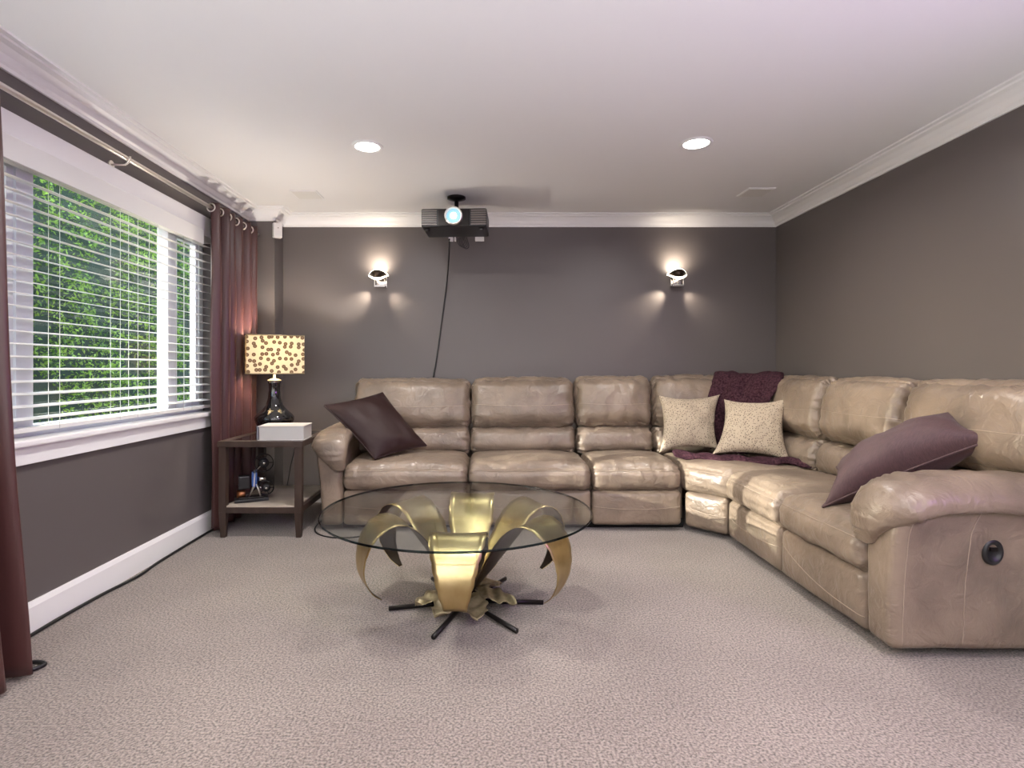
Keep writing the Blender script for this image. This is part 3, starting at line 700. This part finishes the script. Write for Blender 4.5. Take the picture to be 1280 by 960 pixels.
# ------------------------------------------------------------------ coffee table
CX, CY, TH, TR = -.152, 2.70, .468, .642
ct = empty('coffee_table', (CX, CY, 0)); tag(ct, 'round glass coffee table on a curling brass petal base', 'coffee table')
tp = MB().lathe([(0, TH-.010), (TR-.003, TH-.010), (TR, TH-.008), (TR, TH-.003), (TR-.003, TH), (0, TH)], 96)
g = tp.build('glass_top', 'table_glass', ct, True); g.data.materials.append(MATS['glass_edge'])
for p in g.data.polygons:
    cc = p.center; p.material_index = 1 if math.hypot(cc.x, cc.y) > TR-.006 else 0; p.use_smooth = False
BO = Vector((.045, 0, 0))                                             # the base stands a little off the centre of the glass
def petal(ang, sc=1.0, tipz=0.0, cut=0):
    R3 = Matrix.Rotation(ang, 3, 'Z')
    prof = spline([Vector((a, 0, b)) for a, b in ((.035, .075), (.09, .15), (.17, .27), (.245, .385), (.31, .442), (.375, .448), (.435, .40), (.468, .32), (.47, .235), (.435, .155-tipz*.3), (.39, .11-tipz))], 5)
    prof = [Vector((p.x*1.08, 0, p.z)) for p in prof]; nf = len(prof)-1; n = len(prof)-cut; V = []; W = 8
    for i, p in enumerate(prof):
        t = i/nf; q = prof[min(i+1, n-1)]-prof[max(i-1, 0)]; q.normalize()
        hw = .118*(min(1, .22+t*2.9))*(1 if t < .52 else max(.10, 1-((t-.52)/.48)**1.15*.92))
        hw *= 1+.03*math.sin(i*2.1)
        for j in range(W+1):
            a = -1+2*j/W; nr = Vector((-q.z, 0, q.x))
            V.append(R3 @ (p+Vector((0, a*hw*sc, 0))+nr*(.012*a*a)*(1-t))+BO)
    Fc = [(i*(W+1)+j, i*(W+1)+j+1, (i+1)*(W+1)+j+1, (i+1)*(W+1)+j) for i in range(n-1) for j in range(W)]
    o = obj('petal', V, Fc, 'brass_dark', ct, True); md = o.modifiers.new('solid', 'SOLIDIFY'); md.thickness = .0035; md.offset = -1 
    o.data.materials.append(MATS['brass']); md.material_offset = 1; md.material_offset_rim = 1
    return o
for a in (-93, -93+60, -93+120, 87, 87+60, 87+120): petal(math.radians(a), cut=7 if a == -93 else 0)
for a in (190, 250, 308, 1, 58, 122):
    q = math.radians(a); tube('floor_rod', [BO+Vector((.02*math.cos(q), .02*math.sin(q), .022)), BO+Vector((.37*math.cos(q), .37*math.sin(q), .012))], .011, 'black_metal', ct, 10)
for k, a in enumerate((198, 238, 284, 342, 50, 128)):
    R3 = Matrix.Rotation(math.radians(a), 3, 'Z'); V = []; n, W = 16, 8
    for i in range(n+1):
        t = i/n; r = .05+.20*t; z = .075-.040*t
        hw = (.012+.052*math.sin(PI*min(1, t*.95+.05))**.7)*(1+.13*math.sin(i*1.9+k*2)) if t < .97 else .006
        for j in range(W+1):
            b = -1+2*j/W; V.append(R3 @ Vector((r, b*hw, max(.027, z+.012*b*b+.007*math.sin(i*1.1+b*3+k))))+BO)
    Fc = [(i*(W+1)+j, i*(W+1)+j+1, (i+1)*(W+1)+j+1, (i+1)*(W+1)+j) for i in range(n) for j in range(W)]
    o = obj('leaf', V, Fc, 'brass_aged', ct, True); o.modifiers.new('solid', 'SOLIDIFY').thickness = .003
MB().lathe([(0, .005), (.06, .005), (.065, .02), (.05, .06), (.03, .09), (0, .095)], 20, BO).build('hub', 'black_metal', ct, True)

# ------------------------------------------------------------------ side table and what stands on it
TX0, TX1, TY0, TY1, TZ = -1.82, -1.262, 3.77, 4.46, .652
st = empty('side_table', ((TX0+TX1)/2, (TY0+TY1)/2, 0)); tag(st, 'square dark wood side table with glass top and lower shelf', 'side table')
so_ = st.location
def tb(name, lo, hi, m='espresso', bevel=.003, p=st): return box(name, Vector(lo)-so_, Vector(hi)-so_, m, p, bevel)
for x in (TX0, TX1-.048):
    for y in (TY0, TY1-.048):
        b = MB().box((x, y, 0), (x+.048, y+.048, .17)); 
        for v in b.V:
            if v.z < .01: v.x = x+.024+(v.x-x-.024)*.66; v.y = y+.024+(v.y-y-.024)*.66
        b.box((x, y, .17), (x+.048, y+.048, TZ-.04))
        for v in b.V: v -= so_
        b.build('leg', 'espresso', st, bevel=.002)
tb('top_rail', (TX0-.006, TY0-.006, TZ-.04), (TX1+.006, TY0+.055, TZ)); tb('top_rail', (TX0-.006, TY1-.055, TZ-.04), (TX1+.006, TY1+.006, TZ))
tb('top_rail', (TX0-.006, TY0+.055, TZ-.04), (TX0+.055, TY1-.055, TZ)); tb('top_rail', (TX1-.055, TY0+.055, TZ-.04), (TX1+.006, TY1-.055, TZ))
gl = tb('glass_inset', (TX0+.055, TY0+.055, TZ-.012), (TX1-.055, TY1-.055, TZ-.002), 'black_glaze', 0)
tb('shelf_rail', (TX0+.01, TY0+.006, .165), (TX1-.01, TY0+.04, .205)); tb('shelf_rail', (TX0+.01, TY1-.04, .165), (TX1-.01, TY1-.006, .205))
tb('shelf_rail', (TX0+.006, TY0+.04, .165), (TX0+.04, TY1-.04, .205)); tb('shelf_rail', (TX1-.04, TY0+.04, .165), (TX1-.006, TY1-.04, .205))
tb('shelf', (TX0+.035, TY0+.012, .195), (TX1-.035, TY1-.012, .214), 'shelf_top', .002)
# lamp
lp = empty('table_lamp', (-1.615, 4.22, TZ), math.radians(26)); tag(lp, 'black glazed table lamp with dotted rectangular shade, lit', 'lamp')
MB().lathe([(0, 0), (.085, 0), (.10, .012), (.118, .05), (.142, .105), (.143, .125), (.130, .145), (.095, .175), (.062, .215), (.046, .27), (.040, .33), (.042, .375), (.047, .392), (.040, .398), (0, .398)], 48).build('base', 'black_glaze', lp, True)
MB().lathe([(0, .398), (.050, .398), (.050, .404), (.03, .412), (.010, .418), (.010, .46), (0, .46)], 24).build('cap', 'nickel', lp, True)
sx, sy, z0, z1 = .20, .115, .452, .735
pr = [(-sx, -sy), (sx, -sy), (sx, sy), (-sx, sy)]; V = []; Fc = []; uvs = []; acc = 0
me = bpy.data.meshes.new('shade'); bm = bmesh.new(); uvl = bm.loops.layers.uv.new('UVMap')
for k in range(4):
    a, b = pr[k], pr[(k+1) % 4]; l = math.hypot(b[0]-a[0], b[1]-a[1])
    vs = [bm.verts.new((a[0], a[1], z0)), bm.verts.new((b[0], b[1], z0)), bm.verts.new((b[0], b[1], z1)), bm.verts.new((a[0], a[1], z1))]
    f = bm.faces.new(vs)
    for lp_, uv in zip(f.loops, ((acc, z0), (acc+l, z0), (acc+l, z1), (acc, z1))): lp_[uvl].uv = uv
    acc += l
bmesh.ops.remove_doubles(bm, verts=bm.verts, dist=1e-5); bm.to_mesh(me); bm.free()
shd = link('shade', me, 'shade_fabric', lp); shd.modifiers.new('s', 'SOLIDIFY').thickness = .002
for zz in (z0, z1): tube('shade_trim', [(a, b, zz) for a, b in pr+[pr[0]]], .004, 'brass_aged', shd, 6)
MB().lathe([(0, .50), (.018, .51), (.032, .55), (.028, .585), (0, .60)], 16).build('light_bulb', 'bulb', lp, True)
tube('shade_holder', [(-sx, 0, z1-.01), (0, 0, z1-.02), (sx, 0, z1-.01)], .003, 'nickel', lp, 6)
ld = bpy.data.lights.new('lamp_light', 'POINT'); ld.energy = 17; ld.shadow_soft_size = .025; ld.color = (1, .91, .80)
lo = bpy.data.objects.new('lamp_light', ld); COL.objects.link(lo); lo.parent = lp; lo.location = (0, 0, .65)
# book
bk = empty('thick_book', (-1.425, 3.93, TZ), math.radians(4)); tag(bk, 'thick white hardcover book lying on the side table', 'book')
w2, d2, hh = .155, .115, .098
box('page_block', (-w2+.008, -d2+.004, .004), (w2-.004, d2-.004, hh-.004), 'paper', bk, .002)
box('cover', (-w2, -d2, hh-.004), (w2, d2, hh), 'book_cover', bk, .001); box('cover', (-w2, -d2, 0), (w2, d2, .004), 'book_cover', bk, .001)
box('spine', (-w2-.006, -d2, 0), (-w2+.004, d2, hh), 'book_spine', bk, .003)
# little model film projector on the shelf
fp = empty('model_film_projector', (-1.665, 3.93, .214), math.radians(25)); tag(fp, 'small antique model film projector on the lower shelf of the side table', 'ornament')
box('base', (-.11, -.05, 0), (.11, .05, .022), 'black_plastic', fp, .005); box('base_step', (-.08, -.04, .022), (.08, .04, .034), 'black_metal', fp, .003)
box('lamp_house', (-.085, -.035, .09), (-.01, .035, .18), 'black_plastic', fp, .008)
MB().lathe([(0, 0), (.026, 0), (.026, .05), (.02, .055), (0, .055)], 18, (-.095, 0, .055), Matrix.Rotation(PI/2, 3, 'Y')).build('motor', 'copper', fp, True)
box('film_gate', (.0, -.03, .10), (.035, .03, .20), 'blue_paint', fp, .006)
MB().lathe([(0, 0), (.016, 0), (.018, .05), (.012, .055), (0, .055)], 16, (.035, 0, .15), Matrix.Rotation(PI/2, 3, 'Y')).build('lens_tube', 'chrome', fp, True)
for sy2 in (-.03, .03):
    tube('support_strut', [(-.02, sy2, .03), (.015, sy2, .10), (.02, sy2, .21)], .005, 'nickel', fp); tube('support_strut', [(.06, sy2, .03), (.03, sy2, .12)], .005, 'nickel', fp)
tube('reel_arm', [(.02, 0, .2), (.05, .0, .235), (.075, 0, .255)], .006, 'chrome', fp); tube('reel_arm', [(.03, 0, .1), (.09, 0, .075)], .006, 'chrome', fp)
for cx, cz, rr in ((.08, .262, .062), (.095, .085, .05)):
    rl_ = MB()
    for yy in (-.012, .012): rl_.tube([(cx+rr*math.cos(t), yy-.005, cz+rr*math.sin(t)) for t in np.linspace(0, 2*PI, 25)], .0035, 5, False)
    for k in range(5):
        q = k*2*PI/5; rl_.tube([(cx, -.012, cz), (cx+rr*math.cos(q), -.015, cz+rr*math.sin(q))], .003, 5)
    r_ = rl_.build('film_reel', 'black_metal', fp, True)
    MB().lathe([(0, -.014), (rr*.55, -.014), (rr*.55, .014), (0, .014)], 18, (cx, -.005, cz), Matrix.Rotation(PI/2, 3, 'X')).build('film_roll', 'black_plastic', r_, True)
    MB().lathe([(0, 0), (.010, 0), (.008, .012), (0, .012)], 12, (cx, -.02, cz), Matrix.Rotation(PI/2, 3, 'X')).build('knob', 'chrome', r_, True)
# cables and outlet
t = empty('wall_outlet', (-1.365, D_, .45)); tag(t, 'white wall outlet between the side table and the sofa', 'outlet')
box('plate', (-.035, -.006, -.058), (.035, 0, .058), 'white_plastic', t, .003)
for zz in (-.022, .022): box('socket', (-.016, -.009, zz-.014), (.016, -.005, zz+.014), 'slat', t, .002)
tag(tube('lamp_cord', spline([(-1.56, 4.36, .66), (-1.55, 4.475, .64), (-1.56, 4.50, .5), (-1.60, 4.50, .32), (-1.63, 4.55, .1), (-1.5, 4.7, .02)], 8), .004, 'black_plastic', None, 6), 'thin black lamp cord hanging behind the side table', 'cord')
y_ = [(2.05, 0), (2.25, .005), (2.5, -.004), (2.8, .004), (3.05, .03), (3.25, .012), (3.5, .004), (3.72, .0), (4.1, .0), (4.5, .0)]
tag(tube('floor_cable', spline([(-1.72, 2.10, .009), (-1.70, 2.145, .009), (-1.755, 2.16, .009), (-1.80, 2.12, .009), (-1.81, 2.06, .02), (-1.845, 2.02, .009), (-1.93, 2.08, .009)]+[(-1.942+d_, y2, .009) for y2, d_ in y_[1:]], 8), .008, 'black_plastic', None, 6), 'black cable lying along the baseboard below the window', 'cable')
tag(tube('power_cord', spline([(-1.222, 4.25, .02), (-1.222, 3.98, .03), (-1.20, 3.88, .012), (-1.12, 3.80, .006), (-1.0, 3.76, .006), (-.86, 3.80, .006), (-.78, 3.98, .006)], 8), .005, 'black_plastic', None, 6), 'thin black cord curling on the carpet by the sofa arm', 'cord')
